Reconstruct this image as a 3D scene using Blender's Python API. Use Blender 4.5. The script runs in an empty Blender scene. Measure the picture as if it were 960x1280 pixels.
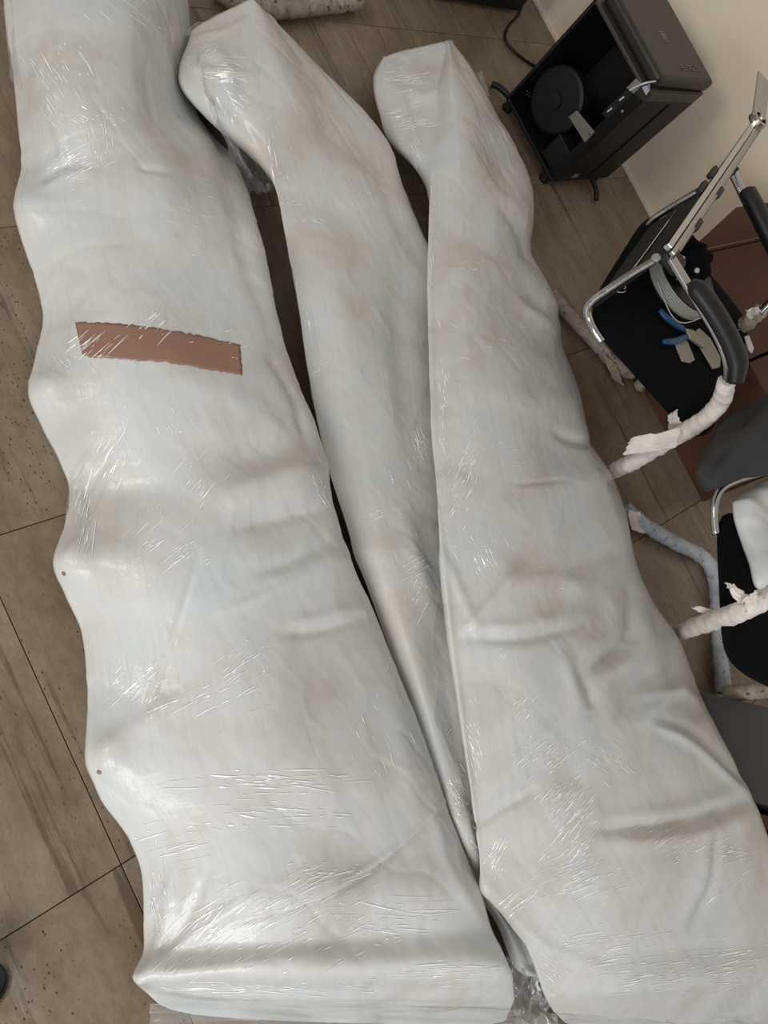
import bpy, bmesh, math, random
import numpy as np
from mathutils import Vector, Matrix
from mathutils.bvhtree import BVHTree
random.seed(7); rng = np.random.default_rng(7)
C = bpy.context.scene.collection
sc = bpy.context.scene
# ------------------------------------------------------------------ camera (calibrated from the tile joints and wall base)
F = 1000.0; H = 1.475
R = np.array([[0.71741784, -0.30451098, 0.6265658], [-0.44279234, -0.89367432, 0.07267151], [0.5378165, -0.32957437, -0.77597303]])
cd = bpy.data.cameras.new('camera'); cam = bpy.data.objects.new('camera', cd); C.objects.link(cam); sc.camera = cam
cd.sensor_fit = 'VERTICAL'; cd.sensor_height = 36.0; cd.lens = 36.0 * F / 1280.0; cd.clip_start = 0.01
M = Matrix.Identity(4)
for i in range(3):
    M[i][0] = R[i, 0]; M[i][1] = -R[i, 1]; M[i][2] = -R[i, 2]
M[2][3] = H
cam.matrix_world = M
sc.view_settings.view_transform = 'Standard'; sc.view_settings.look = 'None'
sc.view_settings.gamma = 1.0; sc.view_settings.exposure = 0.13
w = bpy.data.worlds.new('world'); sc.world = w; w.use_nodes = True
w.node_tree.nodes['Background'].inputs[0].default_value = (1.0, 0.975, 0.94, 1)
w.node_tree.nodes['Background'].inputs[1].default_value = 0.32

def area(name, loc, target, sx, sy, power, col):
    ld = bpy.data.lights.new(name, 'AREA'); ld.shape = 'RECTANGLE'; ld.size = sx; ld.size_y = sy; ld.energy = power; ld.color = col
    o = bpy.data.objects.new(name, ld); C.objects.link(o); o.location = loc
    o.rotation_euler = (Vector(target) - Vector(loc)).to_track_quat('-Z', 'Y').to_euler(); return o
area('window_daylight', (-1.75, -1.7, 1.7), (1.0, 0.3, 0.1), 1.7, 1.5, 66, (0.95, 0.98, 1.0))
area('side_window_daylight', (-1.9, 1.6, 2.0), (2.6, 0.3, 0.6), 1.0, 1.2, 32, (1.0, 0.93, 0.84))

# ------------------------------------------------------------------ helpers
def P(px, py, z=0.0):
    """floor-plan survey: world point at height z seen at reference pixel"""
    d = R @ np.array([px - 480.0, py - 640.0, F]); t = (z - H) / d[2]
    return np.array([d[0] * t, d[1] * t, z])
def proj(V):
    V = np.asarray(V, float) - np.array([0, 0, H]); c = V @ R
    return c[:, 0] / c[:, 2] * F + 480, c[:, 1] / c[:, 2] * F + 640

def tagit(o, label=None, cat=None, group=None, kind=None):
    if label: o['label'] = label
    if cat: o['category'] = cat
    if group: o['group'] = group
    if kind: o['kind'] = kind
    return o
def empty(name, loc, label, cat, group=None):
    o = bpy.data.objects.new(name, None); o.empty_display_size = 0.05; C.objects.link(o); o.location = loc
    bpy.context.view_layer.update()
    return tagit(o, label, cat, group)
def link(name, me, mat, parent=None, smooth=True):
    if mat is not None: me.materials.append(mat)
    if smooth and len(me.polygons): me.polygons.foreach_set('use_smooth', [True] * len(me.polygons))
    o = bpy.data.objects.new(name, me); C.objects.link(o)
    if parent is not None:
        o.parent = parent; o.matrix_parent_inverse = parent.matrix_world.inverted()
    return o
def pyd(name, vs, fs, mat, parent=None, smooth=True):
    me = bpy.data.meshes.new(name); me.from_pydata([tuple(map(float, v)) for v in vs], [], fs); me.update()
    return link(name, me, mat, parent, smooth)
def frombm(name, bm, mat, parent=None, smooth=False):
    bmesh.ops.recalc_face_normals(bm, faces=bm.faces)
    me = bpy.data.meshes.new(name); bm.to_mesh(me); bm.free(); return link(name, me, mat, parent, smooth)
def prism_bm(bm, base, dz, bevel=0.0, seg=2):
    """base: list of 3D points (one planar polygon), extruded by vector dz"""
    dz = Vector(dz); b = [bm.verts.new(Vector(p)) for p in base]; t = [bm.verts.new(Vector(p) + dz) for p in base]
    n = len(b); fs = [bm.faces.new(b[::-1]), bm.faces.new(t)]
    for i in range(n): fs.append(bm.faces.new((b[i], b[(i + 1) % n], t[(i + 1) % n], t[i])))
    if bevel > 0:
        es = {e for f in fs for e in f.edges}
        bmesh.ops.bevel(bm, geom=list(es), offset=bevel, segments=seg, affect='EDGES', profile=0.5)
def prism(name, base, dz, mat, parent=None, bevel=0.004, seg=2, smooth=False):
    bm = bmesh.new(); prism_bm(bm, base, dz, bevel, seg); return frombm(name, bm, mat, parent, smooth)
def box(name, c, s, mat, parent=None, bevel=0.003, rz=0, seg=2):
    bm = bmesh.new(); x, y, z = [q / 2 for q in s]
    prism_bm(bm, [(-x, -y, -z), (x, -y, -z), (x, y, -z), (-x, y, -z)], (0, 0, 2 * z), bevel, seg)
    bmesh.ops.transform(bm, matrix=Matrix.Translation(c) @ Matrix.Rotation(rz, 4, 'Z'), verts=bm.verts)
    return frombm(name, bm, mat, parent)
def crom(pts, n):
    pts = np.array(pts, float); m = len(pts)
    if m == 2: return np.array([pts[0] + (pts[1] - pts[0]) * t for t in np.linspace(0, 1, n)])
    ext = np.vstack([2 * pts[0] - pts[1], pts, 2 * pts[-1] - pts[-2]]); out = []
    for u in np.linspace(0, m - 1, n):
        i = min(int(u), m - 2); t = u - i; p0, p1, p2, p3 = ext[i:i + 4]
        out.append(0.5 * ((2 * p1) + (-p0 + p2) * t + (2 * p0 - 5 * p1 + 4 * p2 - p3) * t * t + (-p0 + 3 * p1 - 3 * p2 + p3) * t ** 3))
    return np.array(out)
def tube_data(path, rad, seg=12, flat=1.0, off=0):
    """rad: float or f(s, a) -> radius; returns verts, faces"""
    path = np.asarray(path, float); n = len(path); T = np.gradient(path, axis=0); T /= np.linalg.norm(T, axis=1)[:, None] + 1e-12
    up = np.array([0, 0, 1.0]) if abs(T[0][2]) < 0.9 else np.array([1.0, 0, 0]); N = up - T[0] * up.dot(T[0]); N /= np.linalg.norm(N)
    vs = []; s = 0
    for i in range(n):
        if i: s += np.linalg.norm(path[i] - path[i - 1])
        N = N - T[i] * N.dot(T[i]); N /= np.linalg.norm(N); B = np.cross(T[i], N)
        for k in range(seg):
            a = 2 * math.pi * k / seg; r = rad(s, a, i / (n - 1)) if callable(rad) else rad
            vs.append(path[i] + r * (math.cos(a) * N * flat + math.sin(a) * B))
    fs = []
    for i in range(n - 1):
        for k in range(seg):
            a = i * seg + k; b = i * seg + (k + 1) % seg; fs.append((a + off, b + off, b + seg + off, a + seg + off))
    fs.append(tuple(off + k for k in range(seg))[::-1]); fs.append(tuple(off + (n - 1) * seg + k for k in range(seg)))
    return vs, fs
def tube(name, pts, rad, mat, parent=None, n=40, seg=12, flat=1.0):
    vs, fs = tube_data(crom(pts, n), rad, seg, flat); return pyd(name, vs, fs, mat, parent)
def lathe(name, prof, c, mat, parent=None, seg=40, axis=(0, 0, 1)):
    q = Vector((0, 0, 1)).rotation_difference(Vector(axis)); vs = []; fs = []; n = len(prof)
    for r, z in prof:
        for k in range(seg):
            a = 2 * math.pi * k / seg; vs.append(q @ Vector((r * math.cos(a), r * math.sin(a), z)) + Vector(c))
    for i in range(n - 1):
        for k in range(seg): fs.append((i * seg + k, i * seg + (k + 1) % seg, (i + 1) * seg + (k + 1) % seg, (i + 1) * seg + k))
    fs.append(tuple(range(seg))[::-1]); fs.append(tuple((n - 1) * seg + k for k in range(seg)))
    return pyd(name, vs, fs, mat, parent, smooth=False)

_tab = rng.random((64, 64, 64)) * 2 - 1
def vnoise(x, y, z=0.0):
    x = np.asarray(x, float); y = np.asarray(y, float); z = np.zeros_like(x) + z
    xi = np.floor(x).astype(int); yi = np.floor(y).astype(int); zi = np.floor(z).astype(int)
    fx, fy, fz = x - xi, y - yi, z - zi
    fx, fy, fz = [f * f * (3 - 2 * f) for f in (fx, fy, fz)]; r = 0
    for a in (0, 1):
        for b in (0, 1):
            for c in (0, 1):
                r = r + _tab[(xi + a) & 63, (yi + b) & 63, (zi + c) & 63] * (fx if a else 1 - fx) * (fy if b else 1 - fy) * (fz if c else 1 - fz)
    return r

# ------------------------------------------------------------------ materials
def lin(c): return tuple(((v / 255 / 12.92) if v / 255 <= 0.04045 else ((v / 255 + 0.055) / 1.055) ** 2.4) for v in c) + (1,)
class NT:
    def __init__(s, name):
        s.m = bpy.data.materials.new(name); s.m.use_nodes = True; s.t = s.m.node_tree; s.b = s.t.nodes['Principled BSDF']
    def n(s, typ, **k):
        nd = s.t.nodes.new(typ)
        for a, v in k.items():
            if a in nd.inputs: nd.inputs[a].default_value = v
            else: setattr(nd, a, v)
        return nd
    def l(s, a, b): s.t.links.new(a, b)
    def set(s, **k):
        for a, v in k.items(): s.b.inputs[a.replace('_', ' ')].default_value = v
        return s
    def noise(s, vec, scale, detail=4, rough=0.55):
        nd = s.n('ShaderNodeTexNoise', Scale=scale, Detail=detail, Roughness=rough)
        if vec is not None: s.l(vec, nd.inputs['Vector'])
        return nd.outputs['Fac']
    def mapp(s, vec, scale, rot=(0, 0, 0)):
        nd = s.n('ShaderNodeMapping'); nd.inputs['Scale'].default_value = scale; nd.inputs['Rotation'].default_value = rot; s.l(vec, nd.inputs['Vector']); return nd.outputs[0]
    def ramp(s, fac, stops):
        nd = s.n('ShaderNodeValToRGB'); s.l(fac, nd.inputs[0]); e = nd.color_ramp.elements
        while len(e) < len(stops): e.new(0.5)
        for i, (p, c) in enumerate(stops): e[i].position = p; e[i].color = c if len(c) == 4 else (*c, 1)
        return nd.outputs[0]
    def mix(s, fac, a, b, mode='MIX'):
        nd = s.n('ShaderNodeMix', data_type='RGBA', blend_type=mode)
        if isinstance(fac, float): nd.inputs[0].default_value = fac
        else: s.l(fac, nd.inputs[0])
        for q, v in ((6, a), (7, b)):
            if isinstance(v, tuple): nd.inputs[q].default_value = v
            else: s.l(v, nd.inputs[q])
        return nd.outputs[2]
    def bump(s, h, strength, dist, to='Normal', chain=None):
        nd = s.n('ShaderNodeBump'); nd.inputs['Strength'].default_value = strength; nd.inputs['Distance'].default_value = dist; s.l(h, nd.inputs['Height'])
        if chain is not None: s.l(chain, nd.inputs['Normal'])
        if to: s.l(nd.outputs[0], s.b.inputs[to])
        return nd.outputs[0]
def simple(name, col, rough=0.5, metal=0.0, bump=0.0, bscale=80, var=0.0, **k):
    q = NT(name); q.set(Base_Color=lin(col), Roughness=rough, Metallic=metal, **k)
    tc = q.n('ShaderNodeTexCoord').outputs['Object']
    if var: q.l(q.ramp(q.noise(tc, 9, 5), [(0.3, tuple(v * (1 - var) for v in lin(col)[:3])), (0.7, tuple(min(1, v * (1 + var)) for v in lin(col)[:3]))]), q.b.inputs['Base Color'])
    if bump: q.bump(q.noise(tc, bscale, 4), bump, 0.002)
    return q.m

def m_tile():
    q = NT('stone_tile'); q.set(Roughness=0.34)
    geo = q.n('ShaderNodeNewGeometry').outputs['Position']; oi = q.n('ShaderNodeObjectInfo')
    off = q.n('ShaderNodeVectorMath', operation='SCALE'); off.inputs[3].default_value = 7.0
    cx = q.n('ShaderNodeCombineXYZ'); q.l(oi.outputs['Random'], cx.inputs[0]); q.l(oi.outputs['Random'], cx.inputs[2]); q.l(cx.outputs[0], off.inputs[0])
    ad = q.n('ShaderNodeVectorMath', operation='ADD'); q.l(geo, ad.inputs[0]); q.l(off.outputs[0], ad.inputs[1]); v = ad.outputs[0]
    veins = q.noise(q.mapp(v, (9, 1.3, 1), (0, 0, 0.08)), 1.6, 8, 0.62)
    base = q.ramp(veins, [(0.28, lin((118, 101, 84))), (0.45, lin((139, 124, 107))), (0.58, lin((148, 134, 118))), (0.75, lin((160, 150, 138)))])
    cloud = q.ramp(q.noise(v, 3.5, 5), [(0.35, lin((128, 110, 90))), (0.65, lin((165, 154, 138)))])
    base = q.mix(0.35, base, cloud, 'MIX')
    thin = q.noise(q.mapp(v, (26, 1.0, 1), (0, 0, -0.14)), 1.3, 6, 0.7)
    base = q.mix(q.ramp(thin, [(0.36, (0.75,) * 3), (0.44, (0,) * 3)]), base, lin((97, 82, 66)))
    fine = q.ramp(q.noise(q.mapp(v, (1.4, 0.8, 1)), 30, 8, 0.8), [(0.3, (0.70,) * 3), (0.7, (1.20,) * 3)]); base = q.mix(1.0, base, fine, 'MULTIPLY')
    vo = q.n('ShaderNodeTexVoronoi', Scale=85.0); q.l(q.mapp(v, (1.3, 0.75, 1)), vo.inputs['Vector'])
    pit = q.ramp(vo.outputs['Distance'], [(0.10, (1,) * 3), (0.19, (0,) * 3)])
    patch = q.ramp(q.noise(q.mapp(v, (4, 1, 1)), 2.2, 3), [(0.46, (0,) * 3), (0.56, (1,) * 3)])
    pm = q.mix(1.0, pit, patch, 'MULTIPLY')
    base = q.mix(pm, base, lin((62, 50, 40)))
    base = q.mix(1.0, base, (0.86, 0.82, 0.775, 1), 'MULTIPLY')
    q.l(base, q.b.inputs['Base Color'])
    q.l(q.ramp(q.noise(v, 5, 4), [(0.3, (0.26,) * 3), (0.7, (0.42,) * 3)]), q.b.inputs['Roughness'])
    q.bump(pm, -0.4, 0.001); return q.m

def m_foam(name, tint):
    q = NT(name); q.set(Roughness=0.62, Coat_Weight=0.6, Coat_Roughness=0.14, Coat_IOR=1.42, Subsurface_Weight=0.0)
    uv = q.n('ShaderNodeUVMap').outputs[0]; tc = q.n('ShaderNodeTexCoord').outputs['Object']
    fib = q.noise(q.mapp(uv, (60, 3.2, 1)), 1.0, 6, 0.6)
    c = q.ramp(fib, [(0.30, tuple(v * 0.95 for v in tint)), (0.5, tint), (0.72, tuple(min(1, v * 1.03) for v in tint))])
    cl = q.ramp(q.noise(tc, 5.5, 4), [(0.34, lin((232, 227, 220))), (0.5, lin((246, 244, 241))), (0.66, lin((240, 246, 246)))])
    c = q.mix(1.0, c, cl, 'MULTIPLY')
    dirt = q.ramp(q.noise(q.mapp(uv, (26, 3.5, 1)), 1.1, 5, 0.7), [(0.25, (0.35,) * 3), (0.40, (0,) * 3)])
    c = q.mix(dirt, c, lin((150, 140, 124)))
    q.l(c, q.b.inputs['Base Color'])
    q.bump(fib, 0.15, 0.002)
    # stretched plastic film: taut diagonal tension lines in the clear layer only
    n1 = q.noise(q.mapp(uv, (9, 70, 1), (0, 0, 0.5)), 1.0, 5, 0.6); n2 = q.noise(q.mapp(uv, (60, 22, 1), (0, 0, -0.45)), 1.0, 4, 0.55)
    b1 = q.bump(n1, 0.4, 0.005, to=None); q.bump(n2, 0.4, 0.004, to='Coat Normal', chain=b1)
    return q.m
def m_film(name, base_a=0.16, glossy=0.22):
    q = NT(name); t = q.t
    tr = q.n('ShaderNodeBsdfTransparent'); tr.inputs[0].default_value = (0.97, 0.98, 0.98, 1)
    gl = q.n('ShaderNodeBsdfGlossy'); gl.inputs['Roughness'].default_value = 0.12; gl.inputs[0].default_value = (1, 1, 1, 1)
    df = q.n('ShaderNodeBsdfDiffuse'); df.inputs[0].default_value = (0.9, 0.91, 0.92, 1)
    lw = q.n('ShaderNodeLayerWeight', Blend=0.4); tc = q.n('ShaderNodeTexCoord').outputs['Object']
    nz = q.noise(tc, 40, 5); bp = q.n('ShaderNodeBump'); bp.inputs['Strength'].default_value = 0.35; bp.inputs['Distance'].default_value = 0.004
    q.l(nz, bp.inputs['Height']); q.l(bp.outputs[0], gl.inputs['Normal'])
    a = q.n('ShaderNodeMixShader'); a.inputs[0].default_value = base_a; q.l(tr.outputs[0], a.inputs[1]); q.l(df.outputs[0], a.inputs[2])
    mu = q.n('ShaderNodeMath', operation='MULTIPLY_ADD'); q.l(lw.outputs['Facing'], mu.inputs[0]); mu.inputs[1].default_value = glossy; mu.inputs[2].default_value = 0.03
    b = q.n('ShaderNodeMixShader'); q.l(mu.outputs[0], b.inputs[0]); q.l(a.outputs[0], b.inputs[1]); q.l(gl.outputs[0], b.inputs[2])
    q.l(b.outputs[0], t.nodes['Material Output'].inputs[0]); return q.m
def m_wall():
    q = NT('painted_plaster'); q.set(Roughness=0.55); tc = q.n('ShaderNodeTexCoord').outputs['Object']
    q.l(q.ramp(q.noise(tc, 1.5, 4), [(0.3, lin((236, 220, 200))), (0.7, lin((241, 227, 209)))]), q.b.inputs['Base Color']); q.bump(q.noise(tc, 60, 4), 0.12, 0.002); return q.m
def m_paper(name, c0, c1, blotch=None):
    q = NT(name); q.set(Roughness=0.75); tc = q.n('ShaderNodeTexCoord').outputs['Object']
    c = q.ramp(q.noise(tc, 28, 5), [(0.35, lin(c0)), (0.6, lin(c1))])
    if blotch: c = q.mix(q.ramp(q.noise(tc, 60, 3), [(0.34, (1,) * 3), (0.40, (0,) * 3)]), c, lin(blotch))
    q.l(c, q.b.inputs['Base Color']); q.bump(q.noise(tc, 60, 4), 0.35, 0.003); return q.m
MT = dict(
    tile=m_tile(), grout=simple('grout', (104, 92, 80), 0.9, bump=0.2), wall=m_wall(),
    foamL=m_foam('foam_cool', (0.675, 0.68, 0.675)), foamM=m_foam('foam_neutral', (0.67, 0.662, 0.642)), foamR=m_foam('foam_warm', (0.665, 0.66, 0.65)),
    film=m_film('clear_film'), crease_glint=simple('film_crease_glint', (252, 252, 252), 0.10, Coat_Weight=1.0, Coat_Roughness=0.05, Specular_IOR_Level=0.9),  # clear film, but creases get a near-white base colour as painted highlights
    kraft=simple('kraft_tape', (148, 110, 94), 0.6, bump=0.25, bscale=45, var=0.12, Coat_Weight=0.6, Coat_Roughness=0.15),
    chrome=simple('chrome', (200, 200, 202), 0.16, 1.0), alu=simple('brushed_metal', (178, 178, 178), 0.32, 1.0, bump=0.1, bscale=200),
    black=simple('black_fabric', (7, 8, 10), 0.95, bump=0.5, bscale=260, var=0.25, Specular_IOR_Level=0.15), pad=simple('armrest_rubber', (19, 20, 22), 0.5, bump=0.1),
    backp=simple('backrest_mesh', (27, 24, 22), 0.8, bump=0.5, bscale=220),
    plastic=simple('black_plastic', (12, 12, 12), 0.5, bump=0.08), gloss=simple('gloss_black', (7, 7, 8), 0.5), dark=simple('case_interior', (8, 8, 9), 0.6, var=0.3, bump=0.2),
    rail=simple('grey_rail', (60, 56, 51), 0.4), lid=simple('charcoal_lid', (44, 39, 36), 0.4, bump=0.1, var=0.15), fan=simple('fan_housing', (6, 7, 12), 0.6),
    steel=simple('steel_bracket', (150, 148, 140), 0.4, 0.6), white=simple('white_plastic', (205, 208, 210), 0.45), print_=simple('pale_print', (120, 117, 110), 0.5),
    paper=m_paper('wrapping_paper', (206, 198, 191), (226, 218, 211), None), paper2=m_paper('blotched_paper', (140, 130, 118), (164, 154, 142), (92, 74, 66)),
    paperb=m_paper('printed_paper', (158, 165, 175), (184, 188, 196), (124, 130, 152)), bag=simple('white_bag', (212, 214, 212), 0.4, bump=0.4, bscale=20, var=0.05),
    blue=simple('blue_grip', (22, 66, 105), 0.4), wire=simple('wire_wound', (158, 158, 148), 0.5, bump=0.9, bscale=160), kpaper=simple('grey_paper', (150, 144, 130), 0.6, var=0.1, bump=0.3),
    carton=simple('brown_carton', (82, 50, 36), 0.8, bump=0.2, var=0.12), cloth=simple('dark_grey_cloth', (52, 51, 51), 0.9, bump=0.5, bscale=120, var=0.15),
    case=simple('dark_grey_case', (52, 54, 59), 0.5, bump=0.15, bscale=150), cable=simple('black_cable', (14, 14, 15), 0.5), rim=simple('metal_rim', (200, 192, 182), 0.25, 1.0))

# ------------------------------------------------------------------ setting
WX = 3.035
fl = box('floor', (1.0, 0.4, -0.02), (5.6, 6.4, 0.02), MT['grout'], None, 0); tagit(fl, kind='structure')
tx0, ty0, tw, td = 0.345, 0.367, 1.245, 0.603
bm = bmesh.new(); g = 0.0009
prism_bm(bm, [(g, g, -0.010), (tw - g, g, -0.010), (tw - g, td - g, -0.010), (g, td - g, -0.010)], (0, 0, 0.010), 0.0005, 1)
bmesh.ops.recalc_face_normals(bm, faces=bm.faces); tme = bpy.data.meshes.new('tile'); bm.to_mesh(tme); bm.free(); tme.materials.append(MT['tile'])
for i in range(-2, 3):
    for j in range(-5, 5):
        x = tx0 + i * tw; y = ty0 + j * td
        if x > WX - 0.02: continue
        o = bpy.data.objects.new('tile', tme); C.objects.link(o); o.location = (x, y, 0)
        o.parent = fl
        if x + tw > WX: o.scale.x = (WX - 0.010 - x) / tw
wl = box('wall_right', (WX + 0.05, 0.4, 1.3), (0.1, 6.4, 2.62), MT['wall'], None, 0); tagit(wl, kind='structure')
bb = box('baseboard_right', (WX - 0.004, 0.4, 0.006), (0.008, 6.4, 0.012), MT['wall'], None, 0.001); tagit(bb, kind='structure')

# ------------------------------------------------------------------ wrapped bundles
def resample(st, n):
    st = np.array(st, float); d = np.r_[0, np.cumsum(np.linalg.norm(np.diff(st[:, :2], axis=0), axis=1))]
    return st, d
def pchip(xs, ys, xq):
    xs = np.asarray(xs, float); ys = np.asarray(ys, float); h = np.diff(xs); dl = (ys[1:] - ys[:-1]) / h[:, None]; m = np.zeros_like(ys)
    m[1:-1] = (dl[:-1] * h[1:, None] + dl[1:] * h[:-1, None]) / (h[:-1] + h[1:])[:, None]; m[0] = dl[0]; m[-1] = dl[-1]
    i = np.clip(np.searchsorted(xs, xq) - 1, 0, len(h) - 1); t = ((xq - xs[i]) / h[i])[:, None]; hh = h[i][:, None]
    return ys[i] * (2 * t ** 3 - 3 * t ** 2 + 1) + m[i] * hh * (t ** 3 - 2 * t ** 2 + t) + ys[i + 1] * (-2 * t ** 3 + 3 * t ** 2) + m[i + 1] * hh * (t ** 3 - t ** 2)
def poly_px(poly, n):
    """edge polyline -> n points by normalised arc length"""
    p = np.array(poly, float); d = np.r_[0, np.cumsum(np.linalg.norm(np.diff(p[:, :2], axis=0), axis=1))]; d /= d[-1]
    return pchip(d, p, np.linspace(0, 1, n))

def bundle_mesh(Ledge, Redge, zmid, keys, n_along, knobs, folds, sharp, side=None, seed=0.0):
    """Ledge/Redge: surveyed edges (px,py,z), matched by index. Returns verts grid."""
    L = np.array(Ledge, float); Rr = np.array(Redge, float); k = len(L)
    d = np.r_[0, np.cumsum(0.5 * np.linalg.norm(np.diff(L[:, :2], axis=0), axis=1) + 0.5 * np.linalg.norm(np.diff(Rr[:, :2], axis=0), axis=1))]
    q = np.linspace(0, d[-1], n_along)
    zm = np.array(zmid, float)
    Lq = pchip(d, L, q); Rq = pchip(d, Rr, q); zq = pchip(d, zm, q)
    sq = pchip(d, np.array(side, float), q) if side is not None else None
    segs = [10, 22, 48, 48, 48, 12, 8]; rows = []
    for a in range(n_along):
        l, r, z = Lq[a], Rq[a], zq[a]
        pl = P(*l); pr = P(*r)
        i1 = P(*(l[:2] + (r[:2] - l[:2]) * 0.33), z[0]); i2 = P(*(l[:2] + (r[:2] - l[:2]) * 0.68), z[1])
        lat = pr - pl; lat[2] = 0; wd = np.linalg.norm(lat); lat /= wd
        ray = pl.copy(); ray[2] = 0; ray /= np.linalg.norm(ray)
        rb = pr + lat * 0.012; rb[2] = 0.003
        if sq is not None:
            s = P(*sq[a][:3]); over = pl[2] * 1.15
            t = sq[a][3]            # 1 = side face shows, 0 = side tucked under the ridge
            hid = pl + ray * (pl[2] * 1.15) ; hid[2] = pl[2] * 0.45
            s = s * t + hid * (1 - t)
            lb = s + ray * (0.06 * (1 - t)) + (lat * 0.03 + ray * 0.14) * t; lb[2] = 0.003
        else:
            s = pl * 0.5 + (pl + lat * 0.02) * 0.5; s[2] = pl[2] * 0.6
            lb = pl + lat * 0.05; lb[2] = 0.003
        K = [lb, s, pl, i1, i2, pr, rb]; sh = [0.4, 0.6, sharp, 1, 1, 0.9, 0.4]
        row = []; m = len(K)
        for e in range(m):
            p0, p1, p2, p3 = K[e - 1], K[e], K[(e + 1) % m], K[(e + 2) % m]; ns = segs[e]
            L12 = np.linalg.norm(p2 - p1)
            m1 = (p2 - p0) / (np.linalg.norm(p2 - p1) + np.linalg.norm(p1 - p0)) * L12 * sh[e]
            m2 = (p3 - p1) / (np.linalg.norm(p3 - p2) + np.linalg.norm(p2 - p1)) * L12 * sh[(e + 1) % m]
            if e == 6: m1 = m2 = (p2 - p1)
            t = (np.arange(ns) / ns)[:, None]
            row.append(p1 * (2 * t ** 3 - 3 * t ** 2 + 1) + m1 * (t ** 3 - 2 * t ** 2 + t) + p2 * (-2 * t ** 3 + 3 * t ** 2) + m2 * (t ** 3 - t ** 2))
        rows.append(np.vstack(row))
    G = np.array(rows); na, nr = G.shape[:2]
    # normals
    dA = np.gradient(G, axis=0); dR = (np.roll(G, -1, 1) - np.roll(G, 1, 1)); N = np.cross(dR, dA); N /= np.linalg.norm(N, axis=2)[..., None] + 1e-9
    cen = G.mean(1)[:, None, :]
    sgn = np.sign(((G - cen) * N).sum(2).mean()); N *= sgn
    X, Y = G[..., 0], G[..., 1]; zz = G[..., 2]
    al = X * 0.28 - Y * 0.96; la = X * 0.96 + Y * 0.28
    D = 0.006 * vnoise(al * 4 + seed, la * 4, 1.3) + 0.0018 * vnoise(al * 13 + seed, la * 15, 4.1 + zz * 8)
    rid = 1 - np.abs(vnoise(al * 15 + la * 6 + seed, la * 9 - al * 3, 7.7)); D += 0.0012 * (rid ** 6)
    rid = 1 - np.abs(vnoise(al * 9 - la * 8, la * 14 + seed, 2.7)); D -= 0.0014 * (rid ** 8) * (vnoise(al * 3, la * 3 + seed, 6.0) > 0)
    D += 0.00025 * vnoise(al * 14, la * 120 + seed, 3.0) + 0.0003 * vnoise(al * 70, la * 55 + seed, 9.0)
    px, py = proj(G.reshape(-1, 3)); px = px.reshape(na, nr); py = py.reshape(na, nr)
    vis = np.clip((zz - 0.015) / 0.04, 0, 1)
    for kx, ky, rad, h in knobs: D += h * np.exp(-((px - kx) ** 2 + (py - ky) ** 2) / rad ** 2)
    for pts, wd, h in folds:
        pts = crom(pts, 10); best = np.full(px.shape, 1e9); par = np.zeros(px.shape)
        for i in range(9):
            a, b = pts[i], pts[i + 1]; ab = b - a; t = np.clip(((px - a[0]) * ab[0] + (py - a[1]) * ab[1]) / (ab @ ab), 0, 1)
            ds = np.hypot(px - a[0] - t * ab[0], py - a[1] - t * ab[1]); mk = ds < best; best[mk] = ds[mk]; par[mk] = ((i + t) / 9)[mk]
        D += h * np.exp(-(best / wd) ** 2) * np.clip(np.sin(np.pi * (0.08 + 0.84 * par)) * 1.3, 0, 1)
    G = G + N * (D * vis)[..., None]; G[..., 2] = np.maximum(G[..., 2], 0.002)
    return G
def bundle_obj(name, G, mat, parent):
    na, nr = G.shape[:2]
    # rounded end caps
    ends = []
    for e, nb in ((0, 1), (-1, -2)):
        c = G[e].mean(0); out = (G[e] - G[nb]).mean(0); out[2] = 0; out /= np.linalg.norm(out) + 1e-9; ls = []
        for s_, o_ in ((0.96, 0.012), (0.86, 0.022), (0.6, 0.03), (0.25, 0.032)): 
            r = c + (G[e] - c) * s_ + out * o_; r[:, 2] = np.maximum(r[:, 2], 0.003); ls.append(r)
        ends.append(ls)
    A = np.concatenate([np.array(ends[0][::-1]), G, np.array(ends[1])]); na = len(A)
    vs = A.reshape(-1, 3); i, j = np.meshgrid(np.arange(na - 1), np.arange(nr), indexing='ij'); j2 = (j + 1) % nr
    f = np.stack([i * nr + j, i * nr + j2, (i + 1) * nr + j2, (i + 1) * nr + j], -1).reshape(-1, 4)
    me = bpy.data.meshes.new(name); me.vertices.add(len(vs)); me.vertices.foreach_set('co', vs.ravel())
    nf = len(f); me.loops.add(nf * 4 + 2 * nr); me.polygons.add(nf + 2)
    lv = np.concatenate([f.ravel(), np.arange(nr)[::-1], (na - 1) * nr + np.arange(nr)]); me.loops.foreach_set('vertex_index', lv)
    me.polygons.foreach_set('loop_start', np.r_[np.arange(nf) * 4, nf * 4, nf * 4 + nr]); 
    me.update(calc_edges=True); me.validate()
    uvl = me.uv_layers.new(name='UVMap'); n = len(me.loops); vi = np.empty(n, int); me.loops.foreach_get('vertex_index', vi)
    u = (vi % nr) / nr; v = (vi // nr) / na; uvl.data.foreach_set('uv', np.stack([u, v], -1).ravel())
    bmx = bmesh.new(); bmx.from_mesh(me); bmesh.ops.recalc_face_normals(bmx, faces=bmx.faces); bmx.to_mesh(me); bmx.free()
    o = link(name, me, mat, parent)
    return o, BVHTree.FromPolygons([tuple(v) for v in vs], [tuple(q) for q in f.tolist()])
def cast(bvh, px, py):
    d = R @ np.array([px - 480.0, py - 640.0, F]); d /= np.linalg.norm(d)
    h = bvh.ray_cast(Vector((0, 0, H)), Vector(d))
    if h[0] is None: return None
    n = h[1]
    if n.dot(Vector(d)) > 0: n = -n
    return h[0], n
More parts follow.
